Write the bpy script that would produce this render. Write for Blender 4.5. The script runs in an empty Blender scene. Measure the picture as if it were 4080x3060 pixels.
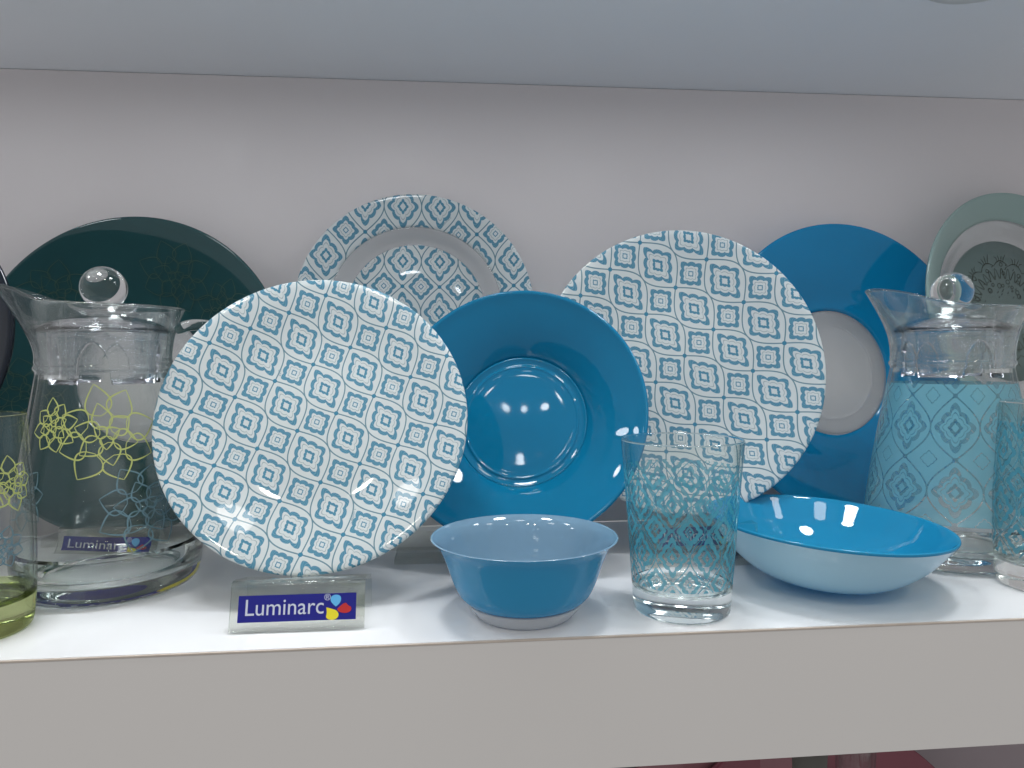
import bpy, bmesh, math, random
from mathutils import Vector, Matrix
random.seed(7)
PI = math.pi
S = bpy.context.scene
COL = S.collection

# ------------------------------------------------------------------ camera
CAM_POS = Vector((0.0, -0.433, 0.175))
YAW, PITCH, ROLL = math.radians(5.2985), math.radians(-2.1249), math.radians(-0.279)
fw = Vector((math.sin(YAW)*math.cos(PITCH), math.cos(YAW)*math.cos(PITCH), math.sin(PITCH)))
rt0 = Vector((math.cos(YAW), -math.sin(YAW), 0)); up0 = rt0.cross(fw)
rt = rt0*math.cos(ROLL) + up0*math.sin(ROLL); up = up0*math.cos(ROLL) - rt0*math.sin(ROLL)
cam = bpy.data.cameras.new('camera'); camo = bpy.data.objects.new('camera', cam); COL.objects.link(camo)
cam.sensor_width = 36; cam.lens = 2830/4080*36; cam.clip_start = 0.01; cam.clip_end = 50
camo.matrix_world = Matrix(((rt.x, up.x, -fw.x, CAM_POS.x), (rt.y, up.y, -fw.y, CAM_POS.y), (rt.z, up.z, -fw.z, CAM_POS.z), (0, 0, 0, 1)))
S.camera = camo

# ------------------------------------------------------------------ light
W = bpy.data.worlds.new('World'); S.world = W; W.use_nodes = True
bg = W.node_tree.nodes['Background']; bg.inputs[0].default_value = (0.97, 0.98, 1.0, 1); bg.inputs[1].default_value = 0.42
CEIL, DEPTH = 0.4565, 0.305
LAMPS = tuple((0.40-0.23*i, 0.0565) for i in range(5))
LAMP_W = 0.165
def area(name, loc, rot, sx, sy, power, colour, shape='RECTANGLE', spread=PI):
    l = bpy.data.lights.new(name, 'AREA'); l.shape = shape; l.size = sx
    if shape in ('RECTANGLE', 'ELLIPSE'): l.size_y = sy
    l.energy = power; l.color = colour; l.spread = spread
    o = bpy.data.objects.new(name, l); o.location = loc; o.rotation_euler = rot; COL.objects.link(o); return o
for x, y in LAMPS:
    area('downlight_beam', (x, y, CEIL-0.0075), (0, 0, 0), 0.064, 0, LAMP_W, (0.93, 0.97, 1.0), 'DISK', math.radians(110))
# shop ceiling luminaires over the aisle, with added fill discs
for i in range(6):
    area('aisle_downlight', (-0.85+0.36*i, -0.16, 1.75), (0, 0, 0), 0.09, 0, 1.1, (1.0, 0.98, 0.95), 'DISK')
for i, x in enumerate((-0.85, -0.36, 0.95)):
    o = area('aisle_spot', (x, -1.92, 2.25), (math.radians(40), 0, 0), 0.13, 0, 2.0, (1.0, 0.92, 0.78), 'DISK', math.radians(120))
for i, x in enumerate((-1.3, 0.1, 1.5)):  # unseen discs added as fill for the fascia and shelf fronts
    area('aisle_fill', (x, -0.85, 1.95), (0, 0, 0), 0.34, 0, 3, (1.0, 0.97, 0.93), 'DISK')
for i in range(5):
    for z0, y0 in ((2.95, 0.0), (2.58, 0.0)):
        area('track_spot', (-2.17+0.145*i, -3.95+y0, z0-0.02*i), (math.radians(62), 0, math.radians(-28)), 0.045, 0, 0.12, (0.95, 0.98, 1.0), 'DISK')
S.view_settings.view_transform = 'Standard'; S.view_settings.look = 'None'
S.view_settings.exposure = 0.0; S.view_settings.gamma = 1.0; S.view_settings.use_curve_mapping = False
S.render.engine = 'CYCLES'
cy = S.cycles
cy.max_bounces = 20; cy.transmission_bounces = 20; cy.glossy_bounces = 8; cy.diffuse_bounces = 8; cy.transparent_max_bounces = 16
cy.caustics_refractive = True; cy.caustics_reflective = True; cy.blur_glossy = 0.6; cy.sample_clamp_indirect = 30.0
cy.use_denoising = True

# ------------------------------------------------------------------ shader helpers
class Ex:
    """arithmetic on shader sockets"""
    nt = None
    def __init__(s, v): s.v = v
    @staticmethod
    def m(op, *a, clamp=False):
        n = Ex.nt.nodes.new('ShaderNodeMath'); n.operation = op; n.use_clamp = clamp
        for i, q in enumerate(a):
            q = q.v if isinstance(q, Ex) else q
            if isinstance(q, (int, float)): n.inputs[i].default_value = q
            else: Ex.nt.links.new(q, n.inputs[i])
        return Ex(n.outputs[0])
    def __add__(s, o): return Ex.m('ADD', s, o)
    __radd__ = __add__
    def __sub__(s, o): return Ex.m('SUBTRACT', s, o)
    def __rsub__(s, o): return Ex.m('SUBTRACT', o, s)
    def __mul__(s, o): return Ex.m('MULTIPLY', s, o)
    __rmul__ = __mul__
    def __truediv__(s, o): return Ex.m('DIVIDE', s, o)
    def __rtruediv__(s, o): return Ex.m('DIVIDE', o, s)
    def __pow__(s, o): return Ex.m('POWER', s, o)
    def __abs__(s): return Ex.m('ABSOLUTE', s)
def cos_(a): return Ex.m('COSINE', a)
def sin_(a): return Ex.m('SINE', a)
def sqrt_(a): return Ex.m('SQRT', a)
def max_(a, b): return Ex.m('MAXIMUM', a, b)
def min_(a, b): return Ex.m('MINIMUM', a, b)
def lt(a, b, soft=None):           # 1 where a<b, soft edge
    s = soft or 0.006
    return Ex.m('ADD', (b - a)/s if isinstance(a, Ex) or isinstance(b, Ex) else 0, 0.5, clamp=True)
def wrap(a, lo, hi): return Ex.m('WRAP', a, hi, lo)

def tile_pattern(x, y, wide=0.0):
    """ogee tile print; x,y in units of the horizontal repeat. returns dict of masks"""
    B = 1.414
    x1 = wrap(x, -0.5, 0.5); y1 = wrap(y, -B/2, B/2)
    y2 = wrap(y + B/2, -B/2, B/2); x2 = wrap(x + 0.5, -0.5, 0.5)
    d = abs(abs(x1) - 0.5*cos_(y1*(PI/B)))
    sl = (0.5*PI/B)*sin_(y1*(PI/B))
    d = d/sqrt_(1 + sl*sl)
    line = lt(d, 0.0145 + wide*0.08)
    dot = lt(sqrt_(x1*x1 + y2*y2), 0.052)
    def motif(xx, yy, size, ys, tip):
        yy = yy/ys
        r = sqrt_(xx*xx + yy*yy) + 1e-5
        c = abs(xx)/r; s = abs(yy)/r
        base = (c**1.35 + s**1.35)**(-1/1.35)
        phi = Ex.m('ARCTAN2', yy, xx)
        sc = abs(cos_(phi*4))
        tipv = max_(s - 0.93, 0.0)*(tip/0.07)
        tipx = max_(c - 0.95, 0.0)*(tip*0.35/0.05)
        ro = size*base*(0.86 + 0.15*(sc**0.6) + tipv + tipx)
        return r/ro, phi
    q, phi = motif(x1, y1, 0.395, 1.20, 0.16)
    q2, phi2 = motif(x2, y2, 0.325, 1.04, 0.10)
    def streak(ph, qq):
        return lt(abs(sin_(ph*17 + qq*22)), 0.16, 0.3)
    bandL = lt(q, 1.0, 0.03) * lt(0.755-wide, q, 0.03)
    bandS = lt(q2, 1.0, 0.03) * lt(0.66-wide, q2, 0.03)
    thinL = lt(abs(q - 0.60), 0.020, 0.02); thinS = lt(abs(q2 - 0.47), 0.026, 0.02)
    ringL = lt(q, 0.36, 0.03) * lt(0.19, q, 0.03); ringS = lt(q2, 0.235, 0.02) * lt(0.15, q2, 0.02)
    st = max_(bandL*streak(phi, q), bandS*streak(phi2, q2))
    fill = max_(max_(bandL, bandS), max_(ringL, ringS))
    return dict(line=max_(line, dot), dot=dot, fill=fill, streak=st, thin=max_(thinL, thinS), bandL=bandL, bandS=bandS, ringL=ringL, ringS=ringS)

def mixcol(nt, f, a, b):
    n = nt.nodes.new('ShaderNodeMix'); n.data_type = 'RGBA'
    f = f.v if isinstance(f, Ex) else f
    nt.links.new(f, n.inputs[0])
    for sock, v in ((n.inputs[6], a), (n.inputs[7], b)):
        if isinstance(v, tuple): sock.default_value = (*v, 1)
        else: nt.links.new(v, sock)
    return n.outputs[2]
def mat(name, base=(0.8, 0.8, 0.8), rough=0.5, ior=1.5, spec=0.5, trans=0.0, coat=0.0, metal=0.0):
    m = bpy.data.materials.new(name); m.use_nodes = True
    b = m.node_tree.nodes['Principled BSDF']
    b.inputs['Base Color'].default_value = (*base, 1); b.inputs['Roughness'].default_value = rough
    b.inputs['IOR'].default_value = ior; b.inputs['Specular IOR Level'].default_value = spec
    b.inputs['Transmission Weight'].default_value = trans; b.inputs['Coat Weight'].default_value = coat
    b.inputs['Coat Roughness'].default_value = 0.03; b.inputs['Metallic'].default_value = metal
    return m
def nodes(m):
    nt = m.node_tree; Ex.nt = nt
    return nt, nt.nodes['Principled BSDF']
def noise(nt, scale, detail=3, coord=None, dist=0.0):
    n = nt.nodes.new('ShaderNodeTexNoise'); n.inputs['Scale'].default_value = scale; n.inputs['Detail'].default_value = detail
    n.inputs['Distortion'].default_value = dist
    if coord is not None: nt.links.new(coord, n.inputs['Vector'])
    return n
def objcoord(nt): return nt.nodes.new('ShaderNodeTexCoord').outputs['Object']
def bump(nt, b, h, strength, dist):
    n = nt.nodes.new('ShaderNodeBump'); n.inputs['Strength'].default_value = strength; n.inputs['Distance'].default_value = dist
    nt.links.new(h, n.inputs['Height']); nt.links.new(n.outputs[0], b.inputs['Normal'])

def wear(m, base, amt=0.05, scale=9, rlo=0.05, rhi=0.14, rscale=30):
    """slight unevenness of tone and gloss"""
    nt, b = nodes(m); oc = objcoord(nt)
    n = noise(nt, scale, 4, oc); 
    lo = tuple(c*(1-amt) for c in base); hi = tuple(min(1, c*(1+amt)) for c in base)
    nt.links.new(mixcol(nt, n.outputs[0], lo, hi), b.inputs['Base Color'])
    n2 = noise(nt, rscale, 5, oc)
    mr = nt.nodes.new('ShaderNodeMapRange'); mr.inputs['From Min'].default_value = 0.35; mr.inputs['From Max'].default_value = 0.7
    mr.inputs['To Min'].default_value = rlo; mr.inputs['To Max'].default_value = rhi
    nt.links.new(n2.outputs[0], mr.inputs[0]); nt.links.new(mr.outputs[0], b.inputs['Roughness'])
    return m

def translucent(m, k):
    """coloured glass: part of the light passes and scatters on the far side"""
    nt, b = nodes(m); tr = nt.nodes.new('ShaderNodeBsdfTranslucent')
    src = next((l.from_socket for l in nt.links if l.to_socket == b.inputs['Base Color']), None)
    if src: nt.links.new(src, tr.inputs[0])
    mx = nt.nodes.new('ShaderNodeMixShader'); mx.inputs[0].default_value = k; o = nt.nodes['Material Output']
    nt.links.new(b.outputs[0], mx.inputs[1]); nt.links.new(tr.outputs[0], mx.inputs[2]); nt.links.new(mx.outputs[0], o.inputs[0])
    return m

def tile_plate_mat(name, a, ang, px, py, R):
    m = mat(name, rough=0.035); nt, b = nodes(m)
    sp = nt.nodes.new('ShaderNodeSeparateXYZ'); nt.links.new(objcoord(nt), sp.inputs[0])
    X = Ex(sp.outputs[0]) - px; Y = Ex(sp.outputs[1]) - (R + py)
    c, s = math.cos(ang)/a, math.sin(ang)/a
    p = tile_pattern(X*c + Y*s, Y*c - X*s)
    white = (0.80, 0.84, 0.84); blue = (0.10, 0.315, 0.455); ink = (0.17, 0.31, 0.38)
    col = mixcol(nt, p['thin'], white, (0.42, 0.50, 0.53))
    col = mixcol(nt, p['line'], col, ink)
    col = mixcol(nt, p['dot'], col, (0.07, 0.28, 0.43))
    col = mixcol(nt, p['fill'], col, blue)
    col = mixcol(nt, p['streak']*0.45, col, white)
    nt.links.new(col, b.inputs['Base Color'])
    tr = nt.nodes.new('ShaderNodeBsdfTranslucent'); nt.links.new(col, tr.inputs[0])
    mx = nt.nodes.new('ShaderNodeMixShader'); mx.inputs[0].default_value = 0.36; o = nt.nodes['Material Output']
    nt.links.new(b.outputs[0], mx.inputs[1]); nt.links.new(tr.outputs[0], mx.inputs[2]); nt.links.new(mx.outputs[0], o.inputs[0])
    return m

def glass(name, tint=(1, 1, 1), rough=0.0, ior=1.5, thin=0.0):
    """solid glass; thin > 0 blends in a thin-walled pane (straight-through plus Fresnel reflection)"""
    m = bpy.data.materials.new(name); m.use_nodes = True; nt = m.node_tree
    nt.nodes.clear()
    o = nt.nodes.new('ShaderNodeOutputMaterial'); g = nt.nodes.new('ShaderNodeBsdfGlass')
    g.inputs['Color'].default_value = (*tint, 1); g.inputs['Roughness'].default_value = rough; g.inputs['IOR'].default_value = ior
    out = g.outputs[0]
    if thin > 0:
        t = nt.nodes.new('ShaderNodeBsdfTransparent')
        gl = nt.nodes.new('ShaderNodeBsdfGlossy'); gl.inputs['Roughness'].default_value = rough
        Ex.nt = nt
        lw = nt.nodes.new('ShaderNodeLayerWeight'); lw.inputs[0].default_value = 0.5
        k = (Ex(lw.outputs['Facing'])**5.0)*0.96 + 0.04
        a = nt.nodes.new('ShaderNodeMixShader'); nt.links.new(k.v, a.inputs[0]); nt.links.new(t.outputs[0], a.inputs[1]); nt.links.new(gl.outputs[0], a.inputs[2])
        # the slanting path through the wall is longer: a little more tint towards grazing
        nt.links.new(mixcol(nt, Ex(lw.outputs['Facing'])**3.0, tint, tuple(c*q for c, q in zip(tint, (0.74, 0.80, 0.79)))), t.inputs[0])
        b = nt.nodes.new('ShaderNodeMixShader'); b.inputs[0].default_value = thin
        nt.links.new(g.outputs[0], b.inputs[1]); nt.links.new(a.outputs[0], b.inputs[2]); out = b.outputs[0]
    nt.links.new(out, o.inputs[0]); return m

def printed_glass(name, reps, a, zoff, blue, mode, z0, z1, twist=0.0, opacity=0.85):
    """clear glass with the tile print in enamel between z0 and z1 (object space, axis = z)"""
    m = glass(name, thin=1.0); nt = m.node_tree; Ex.nt = nt; gout = next(l.from_socket for l in nt.links if l.to_node.type == 'OUTPUT_MATERIAL')
    o = next(n for n in nt.nodes if n.type == 'OUTPUT_MATERIAL')
    sp = nt.nodes.new('ShaderNodeSeparateXYZ'); nt.links.new(objcoord(nt), sp.inputs[0])
    X, Y, Z = (Ex(sp.outputs[i]) for i in range(3))
    th = Ex.m('ARCTAN2', Y, X)
    p = tile_pattern(th*(reps/(2*PI)) + twist, (Z - zoff)/a, 0.05 if mode == 'line' else 0.0)
    inside = lt(Z, z1, 0.0005) * lt(z0, Z, 0.0005)
    if mode == 'line':
        k = max_(max_(p['fill'], p['line']*0.75), 0.05)
    else:
        k = 1 - max_(max_(p['line']*1.0, p['thin']), max_(p['ringL'], p['bandL']*0.75))*0.8
    k = k*inside*opacity
    d = nt.nodes.new('ShaderNodeBsdfPrincipled'); d.inputs['Base Color'].default_value = (*blue, 1); d.inputs['Roughness'].default_value = 0.15
    t = nt.nodes.new('ShaderNodeBsdfTranslucent'); t.inputs['Color'].default_value = (*blue, 1)
    mx0 = nt.nodes.new('ShaderNodeMixShader'); mx0.inputs[0].default_value = 0.35
    nt.links.new(d.outputs[0], mx0.inputs[1]); nt.links.new(t.outputs[0], mx0.inputs[2])
    mx = nt.nodes.new('ShaderNodeMixShader'); nt.links.new(k.v, mx.inputs[0])
    nt.links.new(gout, mx.inputs[1]); nt.links.new(mx0.outputs[0], mx.inputs[2]); nt.links.new(mx.outputs[0], o.inputs[0])
    return m

M = {}
M['shelf'] = wear(mat('white_laminate', rough=0.12), (0.80, 0.81, 0.83), 0.015, 6, 0.10, 0.2, 25)
M['fascia'] = wear(mat('fascia_laminate', rough=0.16), (0.70, 0.675, 0.655), 0.03, 3, 0.10, 0.22, 8)
M['edge'] = wear(mat('edge_band', rough=0.5), (0.52, 0.45, 0.39), 0.25, 60, 0.4, 0.6)
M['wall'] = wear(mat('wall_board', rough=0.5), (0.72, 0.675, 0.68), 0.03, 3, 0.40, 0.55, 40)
M['ceiling'] = wear(mat('ceiling_board', rough=0.4), (0.78, 0.81, 0.85), 0.03, 3, 0.3, 0.45, 20)
M['blue'] = wear(mat('blue_enamel'), (0.005, 0.21, 0.40), 0.06, 14, 0.015, 0.035)
M['blue_deep'] = wear(mat('deep_blue_enamel'), (0.005, 0.29, 0.58), 0.06, 14, 0.015, 0.035)
M['teal'] = wear(mat('dark_teal_enamel'), (0.020, 0.066, 0.072), 0.15, 8, 0.02, 0.05)
M['navy'] = wear(mat('navy_enamel', spec=0.3), (0.006, 0.010, 0.018), 0.1, 14, 0.05, 0.12)
M['pale'] = wear(mat('pale_green_enamel'), (0.36, 0.49, 0.47), 0.06, 8, 0.05, 0.12)
M['pale_dark'] = wear(mat('grey_green_enamel'), (0.19, 0.26, 0.25), 0.06, 8, 0.05, 0.12)
M['filigree'] = mat('olive_print', (0.035, 0.045, 0.032), 0.4)
M['tealline'] = mat('olive_line_print', (0.045, 0.085, 0.062), 0.35)
M['yellowline'] = mat('lime_line_print', (0.40, 0.45, 0.14), 0.4)
M['blueline'] = mat('slate_line_print', (0.10, 0.19, 0.23), 0.4)
M['bowl_in'] = wear(mat('bowl_inside'), (0.22, 0.37, 0.50), 0.04, 18, 0.02, 0.05)
M['bowl_out'] = wear(mat('bowl_outside'), (0.022, 0.34, 0.62), 0.05, 18, 0.03, 0.07)
M['cbowl_in'] = wear(mat('coupe_bowl_inside'), (0.018, 0.30, 0.54), 0.05, 14, 0.015, 0.04)
M['cbowl_out'] = wear(mat('coupe_bowl_outside'), (0.52, 0.78, 0.88), 0.03, 14, 0.05, 0.12)
for q in ('blue', 'blue_deep', 'bowl_out', 'bowl_in', 'cbowl_out', 'cbowl_in', 'pale', 'pale_dark'): translucent(M[q], 0.25)
M['glass'] = glass('clear_glass', (0.985, 0.995, 0.99), thin=1.0)
M['neckglass'] = glass('neck_glass', (0.985, 0.995, 0.99), thin=0.35)
M['thickglass'] = glass('thick_clear_glass', (0.985, 0.995, 0.99))
M['lidplastic'] = glass('clear_lid_plastic', (0.99, 0.99, 1.0), 0.0, 1.46)
M['acrylic'] = glass('clear_acrylic', (0.98, 0.98, 0.965), 0.0, 1.47, thin=1.0)
M['signacrylic'] = glass('sign_acrylic', (0.985, 0.985, 0.96), 0.0, 1.47, thin=0.75)
M['whitened_glass'] = glass('clear_plate_glass', (0.96, 0.97, 0.97), 0.02, 1.4, thin=0.8)
def add_body(m, col, k):
    """whitens clear glass with a diffuse share that stands in for transmitted light"""
    nt = m.node_tree; o = next(n for n in nt.nodes if n.type == 'OUTPUT_MATERIAL'); src = next(l.from_socket for l in nt.links if l.to_node == o)
    d = nt.nodes.new('ShaderNodeBsdfDiffuse'); d.inputs[0].default_value = (*col, 1)
    mx = nt.nodes.new('ShaderNodeMixShader'); mx.inputs[0].default_value = k
    nt.links.new(src, mx.inputs[1]); nt.links.new(d.outputs[0], mx.inputs[2]); nt.links.new(mx.outputs[0], o.inputs[0])
add_body(M['whitened_glass'], (0.80, 0.80, 0.81), 0.22)  # white in place of light missing from the wall behind
M['footglass'] = glass('bowl_foot_glass', (0.98, 0.99, 0.99), 0.0, 1.5, thin=1.0); add_body(M['footglass'], (0.9, 0.92, 0.94), 0.5)  # white in place of light the clear foot would carry
M['greenglass'] = glass('green_tinted_glass', (0.66, 0.70, 0.48))
M['label'] = mat('label_blue', (0.008, 0.010, 0.20), 0.25)
M['letter'] = mat('label_lettering', (0.52, 0.55, 0.66), 0.4)
M['ink'] = mat('print_ink', (0.20, 0.33, 0.40), 0.3)
M['petalblue'] = mat('petal_blue', (0.10, 0.40, 0.72), 0.4)
M['petalred'] = mat('petal_red', (0.45, 0.02, 0.02), 0.4)
M['petalyellow'] = mat('petal_yellow', (0.72, 0.62, 0.02), 0.4)
M['pink'] = wear(mat('pink_enamel'), (0.24, 0.060, 0.085), 0.06, 14, 0.08, 0.16)
M['rose'] = wear(mat('dusty_rose_enamel'), (0.30, 0.13, 0.15), 0.06, 14, 0.08, 0.16)
M['greyglaze'] = wear(mat('grey_enamel'), (0.17, 0.165, 0.15), 0.08, 14, 0.1, 0.2)
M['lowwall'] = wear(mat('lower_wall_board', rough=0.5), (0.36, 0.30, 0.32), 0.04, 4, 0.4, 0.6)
M['lampring'] = mat('lamp_trim', (0.62, 0.65, 0.64), 0.35)
lens = bpy.data.materials.new('lamp_lens'); lens.use_nodes = True
lb = lens.node_tree.nodes['Principled BSDF']; lb.inputs['Emission Color'].default_value = (0.93, 0.97, 1, 1); lb.inputs['Emission Strength'].default_value = 19.0
M['lens'] = lens
FRONT_R, RIGHT_R, TOP_R = 0.1146, 0.1287, 0.1140
M['tile_front'] = tile_plate_mat('tile_print_front', 0.0316, math.radians(25.5), 0.0044, 0.0280, FRONT_R)
M['tile_right'] = tile_plate_mat('tile_print_right', 0.0368, math.radians(41.5), 0.0162, 0.0588, RIGHT_R)
M['tile_top'] = tile_plate_mat('tile_print_top', 0.0361, math.radians(-1.0), 0.0232, 0.0504, TOP_R)
TEALBLUE = (0.05, 0.27, 0.38)
M['tumbler_print'] = printed_glass('tumbler_print_glass', 10, 0.0248, 0.0450, (0.09, 0.46, 0.60), 'line', 0.0215, 0.0985, 0.5, 0.75)
M['jug_print'] = printed_glass('jug_print_glass', 10, 0.036, 0.066, (0.24, 0.58, 0.70), 'field', 0.0395, 0.1515, 0.3, 0.72)
M['edge_tumbler_print'] = printed_glass('highball_print_glass', 8, 0.030, 0.06, (0.08, 0.36, 0.48), 'line', 0.025, 0.125, 0.2, 0.8)

# ------------------------------------------------------------------ mesh helpers
def link(name, me, material, parent=None):
    o = bpy.data.objects.new(name, me); COL.objects.link(o)
    if material is not None:
        for k in (material if isinstance(material, (list, tuple)) else [material]): me.materials.append(M[k])
    if parent is not None: o.parent = parent
    return o
def finish(bm, smooth=True, recalc=True):
    if recalc: bmesh.ops.recalc_face_normals(bm, faces=bm.faces)
    me = bpy.data.meshes.new('mesh'); bm.to_mesh(me); bm.free()
    if smooth:
        me.polygons.foreach_set('use_smooth', [True]*len(me.polygons))
    return me
def tag(o, label, cat, group=None):
    o['label'] = label; o['category'] = cat
    if group: o['group'] = group
    return o
def thing(name, label, cat, matrix=None, group=None):
    o = bpy.data.objects.new(name, None); o.empty_display_size = 0.02; COL.objects.link(o)
    if matrix is not None: o.matrix_world = matrix
    return tag(o, label, cat, group)
def struct(o): o['kind'] = 'structure'; return o

def chaikin(pts, it=3):
    """round a profile; a point given twice stays sharp"""
    for _ in range(it):
        out = [pts[0]]
        for i in range(len(pts)-1):
            a, b = pts[i], pts[i+1]
            if a == b: out.append(a); continue
            sharp_a = i == 0 or pts[i-1] == a; sharp_b = i+2 >= len(pts) or pts[i+2] == b
            if not sharp_a: out.append(tuple(a[k]*0.75 + b[k]*0.25 for k in range(len(a))))
            if not sharp_b: out.append(tuple(a[k]*0.25 + b[k]*0.75 for k in range(len(a))))
        out.append(pts[-1]); pts = out
    res = [pts[0]]
    for p in pts[1:]:
        if (p[0]-res[-1][0])**2 + (p[1]-res[-1][1])**2 > 1e-12: res.append(p)
    return res
def lathe(prof, seg=128, yoff=0.0, matf=None, closed=False, warp=None):
    """revolve (r,z) about z; matf(i,p,q) -> material index of a profile segment"""
    bm = bmesh.new(); rings = []
    for r, z in prof:
        if r < 1e-7: rings.append([bm.verts.new((0, yoff, z))])
        else:
            ring = []
            for k in range(seg):
                t = 2*PI*k/seg; v = (r*math.cos(t), r*math.sin(t), z)
                if warp: v = warp(v, t)
                ring.append(bm.verts.new((v[0], v[1]+yoff, v[2])))
            rings.append(ring)
    n = len(rings)
    for i in range(n if closed else n-1):
        A, B = rings[i], rings[(i+1) % n]; mi = matf(i, prof[i], prof[(i+1) % n]) if matf else 0
        for k in range(seg):
            k2 = (k+1) % seg
            if len(A) == 1 and len(B) == 1: continue
            if len(A) == 1: f = bm.faces.new((A[0], B[k], B[k2]))
            elif len(B) == 1: f = bm.faces.new((A[k], B[0], A[k2]))
            else: f = bm.faces.new((A[k], B[k], B[k2], A[k2]))
            f.material_index = mi
    return finish(bm)
def box_mesh(x0, x1, y0, y1, z0, z1, bev=0.0, seg=2):
    bm = bmesh.new(); bmesh.ops.create_cube(bm, size=1)
    for v in bm.verts:
        v.co = ((x0+x1)/2 + v.co.x*(x1-x0), (y0+y1)/2 + v.co.y*(y1-y0), (z0+z1)/2 + v.co.z*(z1-z0))
    if bev: bmesh.ops.bevel(bm, geom=bm.edges[:], offset=bev, segments=seg, profile=0.5, affect='EDGES')
    return finish(bm, smooth=False)
def ribbon(bm, pts, width, mapf, closed=False):
    """flat drawn line of given width following 2D points, mapped to a surface"""
    n = len(pts); L = []; Rr = []
    for i in range(n):
        a = pts[(i-1) % n] if (closed or i > 0) else pts[i]; b = pts[(i+1) % n] if (closed or i < n-1) else pts[i]
        dx, dy = b[0]-a[0], b[1]-a[1]; l = math.hypot(dx, dy) or 1
        nx, ny = -dy/l*width/2, dx/l*width/2
        w = 1.0 if closed else (0.45 + 0.55*math.sin(PI*min(1, max(0, i/(n-1)))))
        L.append(bm.verts.new(mapf(pts[i][0]+nx*w, pts[i][1]+ny*w))); Rr.append(bm.verts.new(mapf(pts[i][0]-nx*w, pts[i][1]-ny*w)))
    for i in range(n if closed else n-1):
        j = (i+1) % n
        bm.faces.new((L[i], L[j], Rr[j], Rr[i]))
def flower(cx, cy, r, rot=0.0, sq=1.0, seed=0):
    """open-line lotus blossom: petals in three whorls"""
    rnd = random.Random(seed); out = []
    for n, r0, r1, wd, off in ((8, 0.40, 1.0, 0.27, 0.0), (6, 0.13, 0.64, 0.20, 0.4), (3, 0.0, 0.27, 0.12, 0.2)):
        for k in range(n):
            a = rot + off + 2*PI*k/n + rnd.uniform(-.09, .09); ln = r1*rnd.uniform(.9, 1.08)
            for sgn in (-1, 1):
                pl = []
                for i in range(13):
                    t = i/12; rad = r0 + (ln-r0)*t
                    off2 = sgn*wd*math.sin(PI*t**0.75)**0.85*(1.15-0.35*t) if 0 < t < 1 else 0
                    px, py = rad*math.cos(a)-off2*math.sin(a), rad*math.sin(a)+off2*math.cos(a)
                    pl.append((cx+r*px, cy+r*py*sq))
                out.append(pl)
    return out

# ------------------------------------------------------------------ the setting
XL, XR = -1.1, 1.5
def structbox(name, m, *a, bev=0.0): return struct(link(name, box_mesh(*a, bev=bev), m))
shelf = structbox('shelf', 'shelf', XL, XR, 0.0012, DEPTH, -0.018, 0.0)
fas = link('fascia', box_mesh(XL, XR, 0.0, 0.018, -0.0851, -0.0015), 'fascia'); fas.parent = shelf
link('edge_band', box_mesh(XL, XR, -0.0003, 0.0012, -0.0014, -0.0002, bev=0.0002), 'edge').parent = shelf
link('underside', box_mesh(XL, XR, 0.0185, DEPTH, -0.085, -0.0675), 'fascia').parent = shelf
structbox('wall', 'wall', XL, XR, DEPTH+0.0005, DEPTH+0.02, 0.0005, CEIL-0.0005)
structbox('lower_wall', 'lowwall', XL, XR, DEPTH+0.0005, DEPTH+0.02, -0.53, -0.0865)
structbox('lower_shelf', 'shelf', XL, XR, 0.0, DEPTH, -0.55, -0.5305)
ceil = structbox('ceiling', 'ceiling', XL, XR, 0.0185, DEPTH+0.02, CEIL, CEIL+0.018)
link('fascia', box_mesh(XL, XR, 0.0, 0.018, CEIL, CEIL+0.085), 'fascia').parent = ceil
for i, (x, y) in enumerate(LAMPS):
    t = thing('ceiling_downlight', 'round recessed downlight in the shelf ceiling, ' + ('its rim just in view at top right', 'above the tumbler', 'above the soup plate', 'above the left jug', 'beyond the left edge')[i], 'downlight',
              Matrix.Translation((x, y, CEIL)), 'downlights in the shelf ceiling')
    link('trim_ring', lathe([(0.0342, -0.0005), (0.0342, -0.003), (0.036, -0.0045), (0.050, -0.003), (0.052, -0.0005)], 64, closed=True), 'lampring', t)
    link('lens', lathe([(0, -0.002), (0.034, -0.002), (0.034, -0.0008), (0, -0.0008)], 48), 'lens', t)

# ------------------------------------------------------------------ plates
def plate_matrix(X, Y, Z, R, lean, turn):
    a, t = math.radians(lean), math.radians(turn)
    n = Vector((math.sin(t)*math.cos(a), -math.cos(t)*math.cos(a), math.sin(a)))
    u = Vector((math.cos(t), math.sin(t), 0)); v = n.cross(u)
    c = Vector((X, Y, Z)) - R*v
    return Matrix(((u.x, v.x, n.x, c.x), (u.y, v.y, n.y, c.y), (u.z, v.z, n.z, c.z), (0, 0, 0, 1)))
def shell(front, th, r0=None, r1=None):
    """closed plate section: front profile (r,z) and the same set back by th"""
    back = [(r, z-th) for r, z in reversed(front)]
    return front + back
def interp(prof, r):
    for (r0, z0), (r1, z1) in zip(prof, prof[1:]):
        if r0 <= r <= r1 and r1 > r0: return z0 + (z1-z0)*(r-r0)/(r1-r0)
    return prof[-1][1]
def lip(front, th):
    """front profile, rounded outer lip, back profile; closed ring or disc"""
    R, zr = front[-1]
    mid = [(R+th*0.42, zr-th*0.15), (R+th*0.55, zr-th*0.5), (R+th*0.42, zr-th*0.85)]
    return front + mid + [(r, z-th) for r, z in reversed(front)]
def foot(parent, r, z, R, m, h=0.004):
    link('foot_ring', lathe([(r-0.003, z), (r-0.0025, z-h), (r+0.0015, z-h), (r+0.003, z)], 96, R, closed=True), m, parent)

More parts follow.
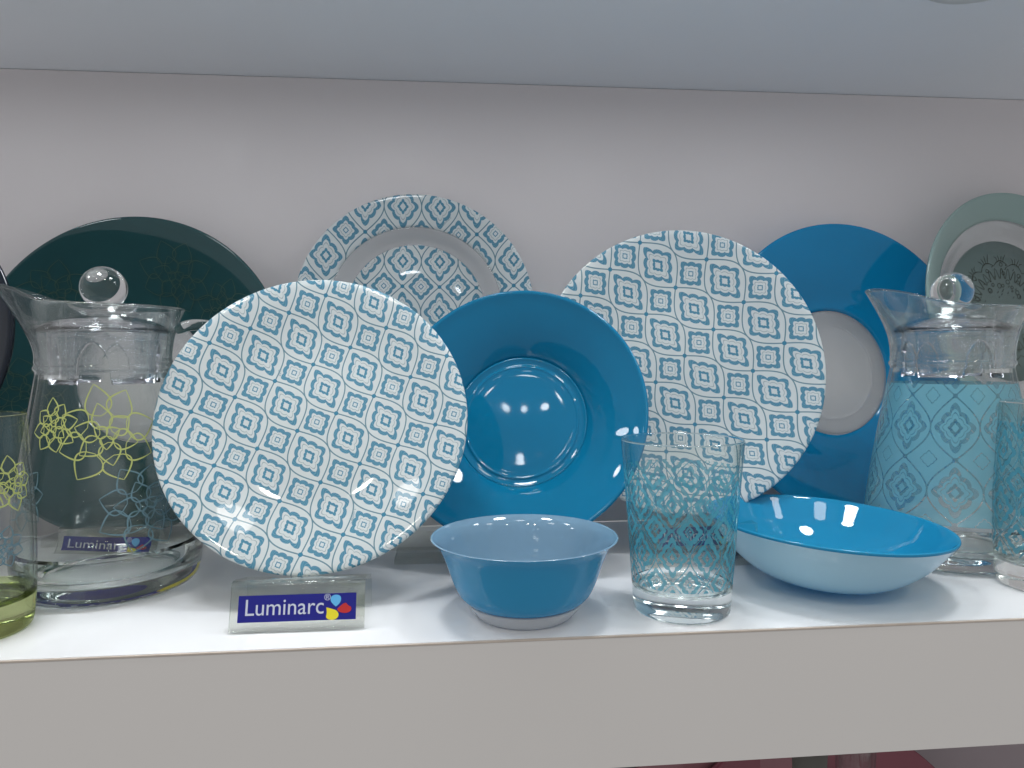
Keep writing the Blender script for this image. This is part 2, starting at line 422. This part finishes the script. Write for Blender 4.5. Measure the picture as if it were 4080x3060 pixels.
def coupe(R, depth): return chaikin([(0, -depth), (0.30*R, -depth), (0.55*R, -depth*0.93), (0.72*R, -depth*0.62), (0.88*R, -depth*0.22), (R, 0)], 4)

# front patterned plate
p = thing('dessert_plate', 'round white plate with blue tile print and no ring, leaning behind the front sign', 'plate', plate_matrix(-0.0988, 0.1068, 0.1316, FRONT_R, 21.6, 0.5))
pf = coupe(FRONT_R-0.0015, 0.017)
link('plate_body', lathe(lip(pf, 0.0032), 192, FRONT_R), 'tile_front', p)
foot(p, 0.058, -0.0195, FRONT_R, 'cbowl_out'); front_plate, front_prof = p, pf
# right patterned plate
p = thing('dinner_plate', 'round white plate with blue tile print behind the patterned tumbler', 'plate', plate_matrix(0.2115, 0.185, 0.1639, RIGHT_R, 9, -4))
link('plate_body', lathe(lip(coupe(RIGHT_R-0.0015, 0.017), 0.0032), 192, RIGHT_R), 'tile_right', p)
foot(p, 0.066, -0.0195, RIGHT_R, 'cbowl_out'); right_plate, right_prof = p, coupe(RIGHT_R-0.0015, 0.017)
# top patterned plate with clear ring
p = thing('rimmed_plate', 'blue tile print plate with a clear glass ring, standing highest against the wall', 'plate', plate_matrix(-0.0285, 0.2522, 0.2228, TOP_R, 10, 0))
R = TOP_R; d = 0.015
rimp = chaikin([(0.735*R, -d*0.55), (0.80*R, -d*0.40), (0.9*R, -d*0.18), (R-0.0015, 0)], 3)
link('rim', lathe(lip(rimp, 0.0032), 192, R, closed=True), 'tile_top', p); top_plate, top_prof = p, rimp
ringp = chaikin([(0.5905*R, -d), (0.63*R, -d*0.985), (0.66*R, -d*0.86), (0.70*R, -d*0.66), (0.7345*R, -d*0.55)], 3)
link('clear_ring', lathe(ringp + [(r, z-0.0034) for r, z in reversed(ringp)], 192, R, closed=True), 'whitened_glass', p)
wl = [(0, -d), (0.3*R, -d), (0.59*R, -d)]
link('well', lathe(wl + [(r, z-0.0032) for r, z in reversed(wl)], 128, R), 'tile_top', p)

# centre blue soup plate
R = 0.1087
p = thing('soup_plate', 'glossy solid blue soup plate with a round well, behind the small blue bowl', 'plate', plate_matrix(0.0561, 0.150, 0.1301, R, 18, -15))
d = 0.035
wellp = [(0, -d), (0.20*R, -d), (0.44*R, -d+0.0002), (0.458*R, -d+0.0013), (0.475*R, -d+0.0002), (0.50*R, -d+0.0010), (0.53*R, -d+0.0026)]
link('well', lathe(chaikin(wellp, 3) + [(r, z-0.003) for r, z in reversed(chaikin(wellp, 3))], 160, R), 'blue', p)
rimp = chaikin([(0.5303*R, -d+0.0026), (0.59*R, -d*0.77), (0.70*R, -d*0.53), (0.83*R, -d*0.29), (0.93*R, -d*0.12), (R-0.0015, 0)], 4)
link('rim', lathe(lip(rimp, 0.0032), 192, R, closed=True), 'blue', p)

def clear_plate(name, label, X, Y, Z, R, lean, turn, m, depth, rc):
    p = thing(name, label, 'plate', plate_matrix(X, Y, Z, R, lean, turn))
    rp = chaikin([(rc, -depth+0.001), (rc+0.08*R, -depth*0.90), (0.66*R, -depth*0.58), (0.84*R, -depth*0.24), (0.95*R, -depth*0.05), (R-0.0015, 0)], 4)
    link('rim', lathe(lip(rp, 0.0034), 192, R, closed=True), m, p)
    cp = chaikin([(0, -depth), (0.5*rc, -depth), (0.70*rc, -depth), (0.74*rc, -depth+0.0012), (0.79*rc, -depth+0.0002), (rc-0.0006, -depth+0.0008)], 3)
    link('clear_centre', lathe(cp + [(r, z-0.0032) for r, z in reversed(cp)], 128, R), 'whitened_glass', p)
    return p, rp
rb, rbp = clear_plate('deep_plate', 'large glossy blue deep plate with a clear round centre, against the wall at right', 0.4091, 0.2510, 0.1621, 0.1510, 8, 8, 'blue_deep', 0.030, 0.066)
TR = 0.1490
tl, tlp = clear_plate('deep_plate', 'large dark teal deep plate with a clear centre, behind the left glass jug', -0.2946, 0.2513, 0.1623, TR, 8, -6, 'teal', 0.029, 0.063)
def on_plate(prof, R, lift=0.0004):
    def f(x, y):
        r = math.hypot(x, y); return (x, y+R, interp(prof, min(max(r, prof[0][0]), prof[-1][0])) + lift)
    return f
for (fx, fy, fr, rot, sd) in ((0.035, 0.093, 0.036, 0.3, 1), (0.082, 0.062, 0.028, 1.1, 2), (-0.075, 0.075, 0.034, 0.7, 3), (-0.100, -0.015, 0.036, 1.9, 4), (0.104, -0.01, 0.03, 0.2, 5)):
    bm = bmesh.new()
    for pl in flower(fx, fy, fr, rot, seed=sd):
        pl = [q for q in pl if 0.070 < math.hypot(*q) < TR*0.955]
        if len(pl) > 2: ribbon(bm, pl, 0.0007, on_plate(tlp, TR))
    link('flower_print', finish(bm, recalc=False), 'tealline', tl)
# navy plate at left edge
p = thing('deep_plate', 'near-black navy plate cut off by the left edge of the picture', 'plate', plate_matrix(-0.4365, 0.150, 0.186, 0.112, 14, -8))
link('plate_body', lathe(lip(coupe(0.1105, 0.024), 0.0034), 160, 0.112), 'navy', p)
foot(p, 0.055, -0.027, 0.112, 'navy')
# pale green plate
R = 0.1223; d = 0.02
p = thing('rimmed_plate', 'pale green plate with clear ring and dark filigree print at the right edge', 'plate', plate_matrix(0.5955, 0.2508, 0.2259, R, 10, 10))
rimp = chaikin([(0.79*R, -d*0.60), (0.84*R, -d*0.42), (0.93*R, -d*0.14), (R-0.0015, 0)], 3)
link('rim', lathe(lip(rimp, 0.0034), 192, R, closed=True), 'pale', p)
ringp = chaikin([(0.6205*R, -d), (0.66*R, -d*0.985), (0.69*R, -d*0.9), (0.74*R, -d*0.72), (0.7895*R, -d*0.60)], 3)
link('clear_ring', lathe(ringp + [(r, z-0.0036) for r, z in reversed(ringp)], 192, R, closed=True), 'whitened_glass', p)
wl = [(0, -d), (0.3*R, -d), (0.62*R, -d)]
link('well', lathe(wl + [(r, z-0.0032) for r, z in reversed(wl)], 128, R), 'pale_dark', p)
bm = bmesh.new(); rnd = random.Random(11)
flat = lambda x, y: (x, y+R, -d+0.0004)
for k in range(16):
    a = 2*PI*k/16
    def pol(r, t): return (r*R*math.cos(a+t), r*R*math.sin(a+t))
    ribbon(bm, [pol(0.40+0.045*math.sin(PI*i/10), -0.2+0.04*i) for i in range(11)], 0.0008, flat)
    ribbon(bm, [pol(0.33+0.05*math.cos(4*PI*i/14), -0.2+0.028*i) for i in range(15)], 0.0008, flat)
    for s in (-0.09, -0.03, 0.03, 0.09): ribbon(bm, [pol(0.43, s*0.7), pol(0.47, s), pol(0.50+rnd.uniform(-.02, .015), s*1.5)], 0.0007, flat)
    for j in range(3):
        cx, cy = pol(rnd.uniform(0.2, 0.42), rnd.uniform(-.2, .2)); rr = rnd.uniform(0.0014, 0.0026)
        ribbon(bm, [(cx+rr*math.cos(t*PI/6), cy+rr*math.sin(t*PI/6)) for t in range(12)], 0.0006, flat, closed=True)
    for j in range(5):
        cx, cy = pol(rnd.uniform(0.12, 0.42), rnd.uniform(-.2, .2)); ribbon(bm, [(cx, cy), (cx+0.0012, cy+0.0008), (cx+0.002, cy+0.0022)], 0.0008, flat)
link('filigree_print', finish(bm, recalc=False), 'filigree', p)

# ------------------------------------------------------------------ acrylic risers and stands
def acrylic_block(name, label, boxes, cat='stand'):
    t = thing(name, label, cat, Matrix.Translation((boxes[0][0], boxes[0][2], 0)))
    ox, oy = boxes[0][0], boxes[0][2]
    for nm, (x0, x1, y0, y1, z0, z1) in zip(('base', 'step', 'ledge', 'back_rest'), boxes):
        link(nm, box_mesh(x0-ox, x1-ox, y0-oy, y1-oy, z0, z1, bev=0.0007), 'acrylic', t)
    return t
acrylic_block('plate_stand', 'stepped clear acrylic stand under the centre blue soup plate', [(-0.045, 0.125, 0.168, 0.205, 0.0003, 0.0055), (0.0, 0.112, 0.176, 0.203, 0.0058, 0.0250), (0.012, 0.096, 0.100, 0.1675, 0.0003, 0.0225)])
acrylic_block('riser', 'clear acrylic riser lifting the high tile print plate by the wall', [(-0.075, 0.015, 0.212, 0.285, 0.0003, 0.1085)], 'riser')
acrylic_block('riser', 'clear acrylic riser lifting the pale green plate', [(0.55, 0.65, 0.205, 0.285, 0.0003, 0.1035)], 'riser')
acrylic_block('riser', 'clear acrylic riser under the navy plate at the left edge', [(-0.48, -0.40, 0.10, 0.16, 0.0003, 0.0745)], 'riser')
acrylic_block('plate_stand', 'low clear acrylic stand under the dark teal plate', [(-0.36, -0.23, 0.2235, 0.275, 0.0003, 0.0125)])
acrylic_block('plate_stand', 'low clear acrylic stand under the large blue plate at right', [(0.345, 0.470, 0.196, 0.270, 0.0003, 0.0105)])
acrylic_block('plate_stand', 'clear acrylic stand under the tile print plate behind the tumbler', [(0.165, 0.270, 0.135, 0.171, 0.0003, 0.0060), (0.172, 0.200, 0.142, 0.170, 0.0063, 0.0340), (0.240, 0.262, 0.142, 0.170, 0.0063, 0.0340)])

# ------------------------------------------------------------------ signs
def text_mesh(body, size):
    c = bpy.data.curves.new('t', 'FONT'); c.body = body; c.size = size; c.resolution_u = 6
    o = bpy.data.objects.new('t', c); COL.objects.link(o)
    dg = bpy.context.evaluated_depsgraph_get(); dg.update()
    me = bpy.data.meshes.new_from_object(o.evaluated_get(dg))
    bpy.data.objects.remove(o); return me
def plate_text(plate, prof, R, body, a, b):
    """tiny maker's lettering in the print, running from a to b on the plate"""
    me = text_mesh(body, 0.01); xs = [v.co.x for v in me.vertices]; x0, x1 = min(xs), max(xs)
    L = math.hypot(b[0]-a[0], b[1]-a[1]); ex, ey = (b[0]-a[0])/L, (b[1]-a[1])/L; k = L/(x1-x0)
    for v in me.vertices:
        u, w = (v.co.x-x0)*k, v.co.y*k*1.1
        px, py = a[0]+ex*u-ey*w, a[1]+ey*u+ex*w; r = math.hypot(px, py)
        v.co = (px, py+R, interp(prof, min(max(r, prof[0][0]), prof[-1][0])) + 0.0004)
    me.materials.clear(); link('print_lettering', me, 'ink', plate)
plate_text(front_plate, front_prof, FRONT_R, 'Luminarc', (0.0298, -0.0674), (0.0288, -0.0784))
plate_text(front_plate, front_prof, FRONT_R, 'UAE', (-0.0314, 0.0437), (-0.0318, 0.0385))
plate_text(right_plate, right_prof, RIGHT_R, 'UAE', (-0.0544, 0.0393), (-0.0550, 0.0339))
plate_text(top_plate, top_prof, TOP_R, 'Luminarc', (0.0265, 0.0838), (0.0350, 0.0915))
LUM = text_mesh('Luminarc', 0.016); REG = text_mesh('\u00ae', 0.0055)
def text_bounds(me):
    xs = [v.co.x for v in me.vertices]; ys = [v.co.y for v in me.vertices]; return min(xs), max(xs), min(ys), max(ys)
bx = text_bounds(LUM)
for v in LUM.vertices: v.co.x = (v.co.x-bx[0])/(bx[1]-bx[0])*0.0492; v.co.y *= 0.0098/bx[3]
for me in (LUM, REG): me.materials.clear(); me.materials.append(M['letter'])
def petal(pts):
    pts = [(p[0], p[1], 0) for p in chaikin(pts+[pts[0]], 3)[:-1]]
    bm = bmesh.new(); vs = [bm.verts.new(p) for p in pts]; bm.faces.new(vs); return finish(bm, smooth=False)
PET = [petal([(0, -.0045), (-.0038, -.0005), (-.0035, .0035), (0, .005), (.0036, .0036), (.0036, -.001), (.001, -.004)]),
       petal([(-.005, -.0008), (-.0015, .003), (.001, .0042), (.0025, .0018), (.005, .0005), (.0045, -.003), (.0005, -.0042), (-.004, -.003)]),
       petal([(-.0042, .0048), (-.0005, .0036), (.0035, .002), (.0048, -.0022), (.002, -.005), (-.002, -.005), (-.0045, -.003), (-.0036, .0005)])]
def extrude_profile(pts, th, x0, x1):
    """bent sheet: centre line (y,z) thickened and extruded along x"""
    n = len(pts); A = []; B = []
    for i in range(n):
        a = pts[max(0, i-1)]; b = pts[min(n-1, i+1)]; dy, dz = b[0]-a[0], b[1]-a[1]; l = math.hypot(dy, dz)
        A.append((pts[i][0]-dz/l*th/2, pts[i][1]+dy/l*th/2)); B.append((pts[i][0]+dz/l*th/2, pts[i][1]-dy/l*th/2))
    loop = A + B[::-1]; bm = bmesh.new()
    f0 = [bm.verts.new((x0, y, z)) for y, z in loop]; f1 = [bm.verts.new((x1, y, z)) for y, z in loop]
    m = len(loop)
    for i in range(m):
        f = bm.faces.new((f0[i], f0[(i+1) % m], f1[(i+1) % m], f1[i]))
        f.smooth = not (i in (n-1, m-1))
    for k in range(n-1):
        for fr in (f0, f1): bm.faces.new((fr[k], fr[k+1], fr[m-2-k], fr[m-1-k]))
    me = finish(bm, smooth=False)
    return me
def sign(x, y, rz, label, back=True):
    t = thing('sign_holder', label, 'sign', Matrix.Translation((x, y, 0)) @ Matrix.Rotation(rz, 4, 'Z'), 'folded acrylic sign holders')
    w = 0.0425
    prof = [(0.0, 0.0013), (0.0025, 0.009), (0.005, 0.0168), (0.0078, 0.0255)] + [(0.0105+0.0032*math.cos(a), 0.0267+0.0032*math.sin(a)) for a in (2.7, 2.3, 1.9, 1.5)] + [(0.018, 0.0287), (0.028, 0.0262), (0.042, 0.0228)]
    if not back: prof = prof[:8] + [(0.016, 0.0270), (0.021, 0.016), (0.0265, 0.0013)]
    sh = link('holder', extrude_profile(prof, 0.0022, -w, w), 'signacrylic', t)
    if back:
        link('rear_leg', extrude_profile([(0.0425, 0.0205), (0.043, 0.0013)], 0.0022, -w, w), 'acrylic', t)
    for sx in (-1, 1):
        link('side_panel', box_mesh(sx*w-0.0006 if sx > 0 else -w-0.0012, w+0.0012 if sx > 0 else -w+0.0006, 0.006 if not back else 0.009, 0.02 if not back else 0.0405, 0.0012, 0.0125 if not back else 0.019), 'acrylic', t) if False else None
    # printed label lies on the sloping front
    e = Vector((0, 0.0078, 0.0242)).normalized(); nrm = Vector((0, -e.z, e.y))
    o = Vector((0, 0.0, 0.0013)) + nrm*0.0014 + e*0.0016
    mlab = Matrix(((1, 0, 0, o.x), (0, e.y, nrm.y, o.y), (0, e.z, nrm.z, o.z), (0, 0, 0, 1)))
    lab = link('label_strip', box_mesh(-0.0372, 0.0372, 0.0040, 0.0205, 0, 0.0003), 'label', t); lab.matrix_local = mlab
    for nm, me, px, py, mt in (('lettering', LUM, -0.0325, 0.0082, None), ('trade_mark', REG, 0.0168, 0.0162, None), ('blue_petal', PET[0], 0.0242, 0.0158, 'petalblue'), ('red_petal', PET[1], 0.0298, 0.0112, 'petalred'), ('yellow_petal', PET[2], 0.0222, 0.0080, 'petalyellow')):
        if mt and not me.materials: me.materials.append(M[mt])
        c = bpy.data.objects.new(nm, me); COL.objects.link(c); c.parent = lab; c.location = (px, py, 0.00045)
        if mt: c.scale = (0.92, 0.80, 1)
    return t
sign(-0.0965, 0.0265, math.radians(-0.6), 'front sign in clear acrylic with blue label, nearest the shelf edge')
sign(-0.2900, 0.1940, math.radians(-3), 'clear acrylic sign with blue label seen through the left glass jug', False)
sign(0.2240, 0.1750, math.radians(2), 'clear acrylic sign with blue label seen through the patterned tumbler')

# ------------------------------------------------------------------ jugs
JP = [(0.057, 0.0008), (0.061, 0.003), (0.0645, 0.011), (0.0662, 0.026), (0.0650, 0.045), (0.0615, 0.075), (0.0560, 0.110), (0.0500, 0.143), (0.0462, 0.164)]
def jug_profile():
    outer = chaikin(JP, 3)
    ring = [(0.0462, 0.1655), (0.0472, 0.1668), (0.0477, 0.1685), (0.0472, 0.170), (0.0463, 0.1712), (0.0469, 0.1728), (0.0466, 0.1745)]
    neck = chaikin([(0.0464, 0.1752), (0.0466, 0.180), (0.0482, 0.192), (0.0515, 0.203), (0.0560, 0.2125)], 3)
    lipp = [(0.0566, 0.2132), (0.0565, 0.2140), (0.0558, 0.2145), (0.0548, 0.2142)]
    inner = [(0.0536, 0.2125), (0.0492, 0.203), (0.0458, 0.192), (0.0442, 0.180), (0.0438, 0.168), (0.0442, 0.160), (0.0472, 0.143), (0.0531, 0.110), (0.0585, 0.075), (0.0618, 0.045), (0.0622, 0.030), (0.0590, 0.018), (0.050, 0.0125), (0.030, 0.0110), (0.0, 0.0105)]
    return [(0.0, 0.0045), (0.030, 0.0042), (0.050, 0.0030)] + [(0.053, 0.0012)] + outer + ring + neck + lipp + chaikin(inner, 2)
JUG = jug_profile()
def outer_r(z):
    pr = chaikin(JP, 3); 
    for (r0, z0), (r1, z1) in zip(pr, pr[1:]):
        if z0 <= z <= z1: return r0 + (r1-r0)*(z-z0)/(z1-z0)
    return pr[0][0] if z < 0.01 else pr[-1][0]
def spout_warp(v, t):
    x, y, z = v
    k = max(0.0, (z-0.178)/(0.2135-0.178)); k = min(k, 1.0)
    dt = abs((t-PI+PI) % (2*PI) - PI)
    sp = math.exp(-(dt/0.40)**2); wide = math.exp(-(dt/0.78)**2)
    r = math.hypot(x, y); r2 = r + k**1.6*0.017*sp - k*0.0022*(wide-sp)
    return (x*r2/r, y*r2/r, z + k**2*(0.0175*wide))
def jug(x, y, rz, label, print_mat):
    t = thing('glass_jug', label, 'jug', Matrix.Translation((x, y, 0.0003)) @ Matrix.Rotation(rz, 4, 'Z'))
    n_out = [i for i, (r, z) in enumerate(JUG)]
    top_i = max(range(len(JUG)), key=lambda i: JUG[i][1])
    def mf(i, a, b): return 1 if (i < top_i and 0.034 < min(a[1], b[1]) and max(a[1], b[1]) < 0.163) else (2 if max(a[1], b[1]) < 0.036 else (3 if min(a[1], b[1]) > 0.158 else 0))
    link('body', lathe(JUG, 144, matf=mf, warp=lambda v, tt: spout_warp(v, tt)), ['glass', print_mat or 'glass', 'thickglass', 'neckglass'], t)
    # handle on +x
    bm = bmesh.new(); path = chaikin([(0.050, 0.198), (0.062, 0.203), (0.083, 0.200), (0.096, 0.182), (0.097, 0.155), (0.090, 0.120), (0.078, 0.096), (0.0605, 0.088)], 3)
    rings = []
    for i, (px, pz) in enumerate(path):
        a = path[max(0, i-1)]; b = path[min(len(path)-1, i+1)]; dx, dz = b[0]-a[0], b[1]-a[1]; l = math.hypot(dx, dz)
        nx, nz = -dz/l, dx/l; ring = []
        for k in range(16):
            q = 2*PI*k/16; ring.append(bm.verts.new((px + nx*0.0045*math.cos(q), 0.008*math.sin(q), pz + nz*0.0045*math.cos(q))))
        rings.append(ring)
    for A, B in zip(rings, rings[1:]):
        for k in range(16): bm.faces.new((A[k], A[(k+1) % 16], B[(k+1) % 16], B[k]))
    bm.faces.new(rings[0]); bm.faces.new(rings[-1])
    link('handle', finish(bm), 'thickglass', t)
    # lid: domed disc, slotted skirt, ball knob
    ld = chaikin([(0, 0.2115), (0.010, 0.2112), (0.012, 0.2085), (0.0125, 0.2085), (0.026, 0.2065), (0.038, 0.2030), (0.0438, 0.1985), (0.0446, 0.1960), (0.0446, 0.1952), (0.0430, 0.1948), (0.0420, 0.1965), (0.0360, 0.2005), (0.024, 0.2040), (0.010, 0.2055), (0, 0.2058)], 2)
    lid = link('lid', lathe(ld, 96), 'lidplastic', t)
    bm = bmesh.new(); segs = 120; zt, zb = 0.1985, 0.1565
    def lowz(a):            # four arched tongues
        s = abs(((a/(PI/2)) % 1.0) - 0.5)*2
        return zb + (0.0 if s < 0.60 else (0.030*math.sqrt(max(0, 1-((1-s)/0.40)**2))))
    V = []
    for k in range(segs):
        a = 2*PI*k/segs; zl = lowz(a); row = []
        for rr in (0.0378, 0.0352):
            row.append([bm.verts.new((rr*math.cos(a), rr*math.sin(a), zt + (zl-zt)*j/6)) for j in range(7)])
        V.append(row)
    for k in range(segs):
        A, B = V[k], V[(k+1) % segs]
        for j in range(6):
            bm.faces.new((A[0][j], B[0][j], B[0][j+1], A[0][j+1])); bm.faces.new((A[1][j], A[1][j+1], B[1][j+1], B[1][j]))
        bm.faces.new((A[0][6], B[0][6], B[1][6], A[1][6])); bm.faces.new((A[0][0], A[1][0], B[1][0], B[0][0]))
    link('skirt', finish(bm), 'lidplastic', lid)
    kb = [(0.0, 0.2118), (0.0075, 0.2119), (0.0078, 0.2140)] + [(0.0165*math.sin(a), 0.2295-0.0165*math.cos(a)) for a in [0.55+(PI-0.55)*i/28 for i in range(28)]] + [(0, 0.246)]
    link('knob', lathe(kb, 64), 'thickglass', lid)
    return t
j1 = jug(-0.2607, 0.1404, math.radians(12), 'clear glass jug with lime line flowers and a ball-knob lid, at left', None)
j2 = jug(0.4340, 0.1431, math.radians(-4), 'clear glass jug with blue tile print band and ball-knob lid, at right', 'jug_print')
def on_jug(a0):
    def f(s, z):
        r = outer_r(z) + 0.0005; a = a0 + s/0.06; return (r*math.cos(a), r*math.sin(a), z)
    return f
def wrap_flowers(parent, name, m, items, mapf, width):
    for cx, cz, fr, rot, sd in items:
        bm = bmesh.new()
        for pl in flower(cx, cz, fr, rot, seed=sd): ribbon(bm, pl, width, mapf)
        link(name, finish(bm, recalc=False), m, parent)
A0 = -PI/2 + math.radians(20) - math.radians(12)
wrap_flowers(j1, 'lime_flower_print', 'yellowline', [(0.004, 0.121, 0.036, 0.3, 21), (-0.036, 0.128, 0.019, 1.0, 22)], on_jug(A0), 0.00115)
wrap_flowers(j1, 'slate_flower_print', 'blueline', [(0.028, 0.069, 0.033, 0.5, 23), (-0.058, 0.078, 0.022, 0.9, 24)], on_jug(A0), 0.0011)

# ------------------------------------------------------------------ tumblers
def tumbler(x, y, label, prof_out, wall, base_t, print_mat, zr, base_mat='thickglass', rz=0.0):
    t = thing('tumbler', label, 'tumbler', Matrix.Translation((x, y, 0.0003)) @ Matrix.Rotation(rz, 4, 'Z'))
    out = chaikin(prof_out, 3); rT, zT = out[-1]
    inn = [(r-wall, z) for r, z in reversed(out) if z > base_t+0.004]
    low = inn[-1]
    prof = [(0, 0.0022), (out[0][0]*0.6, 0.0018), (out[0][0]-0.002, 0.0004)] + out + [(rT-wall*0.2, zT+wall*0.45), (rT-wall*0.8, zT+wall*0.45)] + inn + chaikin([(low[0], low[1]-0.0001), (low[0]-0.0008, base_t+0.0012), (low[0]-0.004, base_t), (low[0]*0.5, base_t-0.0006), (0, base_t-0.0008)], 2)
    ti = max(range(len(prof)), key=lambda i: prof[i][1])
    rim_z = zT+wall*0.3
    def mf(i, a, b):
        if print_mat and i < ti and min(a[1], b[1]) > zr[0]-0.003 and max(a[1], b[1]) < zr[1]+0.006: return 1
        if max(a[1], b[1]) < base_t+0.0045 or max(a[1], b[1]) > rim_z: return 2
        return 0
    # cut extra rings so the print limits fall on faces
    link('body', lathe(prof, 128, matf=mf), ['glass', print_mat or 'glass', base_mat], t)
    return t, out
TP = [(0.0310, 0.0), (0.0326, 0.0012), (0.0331, 0.004), (0.0335, 0.010), (0.0350, 0.030), (0.0370, 0.060), (0.0393, 0.090), (0.0416, 0.1175)]
tumbler(0.1614, 0.0416, 'clear tapered tumbler with blue tile line print, front centre right', TP, 0.0021, 0.016, 'tumbler_print', (0.0235, 0.0985), rz=math.radians(8))
HP = [(0.0335, 0.0), (0.0352, 0.0015), (0.0362, 0.006), (0.0378, 0.025), (0.0385, 0.050), (0.0382, 0.075), (0.0368, 0.105), (0.0350, 0.139)]
hl, hlo = tumbler(-0.3085, 0.0500, 'clear highball glass with lime flowers and green thick base, cut by the left edge', HP, 0.002, 0.020, None, (0, 0), 'greenglass')
tumbler(0.4560, 0.0600, 'clear highball glass with blue tile print, cut by the right edge', HP, 0.002, 0.018, 'edge_tumbler_print', (0.025, 0.125))
def on_hl(s, z):
    r = 0.0385
    for (r0, z0), (r1, z1) in zip(hlo, hlo[1:]):
        if z0 <= z <= z1 and z1 > z0: r = r0 + (r1-r0)*(z-z0)/(z1-z0)
    a = -PI/2 + 0.55 + s/0.037; return ((r+0.0004)*math.cos(a), (r+0.0004)*math.sin(a), z)
wrap_flowers(hl, 'lime_flower_print', 'yellowline', [(0.006, 0.094, 0.016, 0.2, 31), (0.026, 0.097, 0.017, 0.9, 32), (-0.012, 0.060, 0.014, 0.5, 33)], on_hl, 0.001)
wrap_flowers(hl, 'slate_flower_print', 'blueline', [(0.019, 0.058, 0.013, 0.4, 34)], on_hl, 0.0009)

# ------------------------------------------------------------------ bowls
t = thing('bowl', 'small flared bowl, blue outside and pale inside, on a clear foot', 'bowl', Matrix.Translation((0.0522, 0.0452, 0.0003)))
out = chaikin([(0.0375, 0.0098), (0.0415, 0.0118), (0.0458, 0.0165), (0.0495, 0.0250), (0.0540, 0.0385), (0.0585, 0.0488), (0.0630, 0.0530)], 3)
inn = chaikin([(0.0632, 0.0540), (0.0620, 0.0538), (0.0570, 0.0490), (0.0525, 0.0380), (0.0475, 0.0255), (0.0435, 0.0180), (0.0370, 0.0140), (0.020, 0.0130), (0.0, 0.0128)], 3)
link('outer_wall', lathe([(0, 0.0097)] + out + [(0.0636, 0.0534)] , 160), 'bowl_out', t)
link('inner_wall', lathe([(0.06365, 0.05345)] + inn, 160), 'bowl_in', t)
link('clear_foot', lathe(chaikin([(0, 0.0095), (0.033, 0.0095), (0.0400, 0.0104), (0.0400, 0.0104), (0.0380, 0.0070), (0.0345, 0.0030), (0.0325, 0.0004), (0.0310, 0.0), (0.0290, 0.0004), (0.0275, 0.0030), (0.0, 0.0036)], 2), 128), 'footglass', t)
t = thing('bowl', 'wide coupe bowl, bright blue inside and pale blue outside, front right', 'bowl', Matrix.Translation((0.2885, 0.0874, 0.0018)) @ Matrix.Rotation(math.radians(3.0), 4, 'Y') @ Matrix.Rotation(math.radians(1.6), 4, 'X'))
Rr = 0.0887; Hh = 0.0475
out = chaikin([(0, 0.0), (0.022, 0.0), (0.036, 0.0012), (0.055, 0.0085), (0.073, 0.0235), (0.0835, 0.038), (Rr-0.0004, Hh-0.0025)], 4)
inn = chaikin([(Rr-0.0006, Hh), (Rr-0.0022, Hh-0.001), (0.0805, 0.0385), (0.070, 0.025), (0.053, 0.0112), (0.034, 0.0045), (0.015, 0.0035), (0, 0.0035)], 4)
link('outer_wall', lathe(out, 160), 'cbowl_out', t)
link('inner_wall', lathe([(Rr-0.0004, Hh-0.0025), (Rr, Hh-0.0012)] + inn, 160), 'cbowl_in', t)

# ------------------------------------------------------------------ glimpsed on the shelf below
def low_plate(X, R, m, label, lean=12):
    p = thing('plate', label, 'plate', plate_matrix(X, 0.205, -0.529 + R*math.cos(math.radians(lean)), R, lean, 0))
    link('plate_body', lathe(lip(coupe(R-0.0015, 0.018), 0.0032), 128, R), m, p)
    foot(p, R*0.5, -0.0205, R, m)
low_plate(0.368, 0.172, 'pink', 'deep pink plate on the shelf below, its right edge free')
low_plate(0.268, 0.166, 'rose', 'dusty rose plate on the shelf below, left of the deep pink one')
def low_vase(x, y, r, top, m, label):
    t = thing('vase', label, 'vase', Matrix.Translation((x, y, -0.5302)))
    h = top + 0.5302
    o = chaikin([(r*0.7, 0.0), (r*0.95, 0.004), (r*0.8, h*0.3), (r*0.7, h*0.7), (r, h)], 3)
    link('body', lathe([(0, 0.0)] + o + [(rr-0.0025, z) for rr, z in reversed(o) if z > 0.01] + [(0, 0.009)], 64), m, t)
low_vase(0.298, 0.12, 0.014, -0.150, 'greyglaze', 'slim grey vase on the shelf below, between the pink plates')
low_vase(0.338, 0.12, 0.016, -0.148, 'glass', 'slim clear glass vase on the shelf below, right of the grey one')
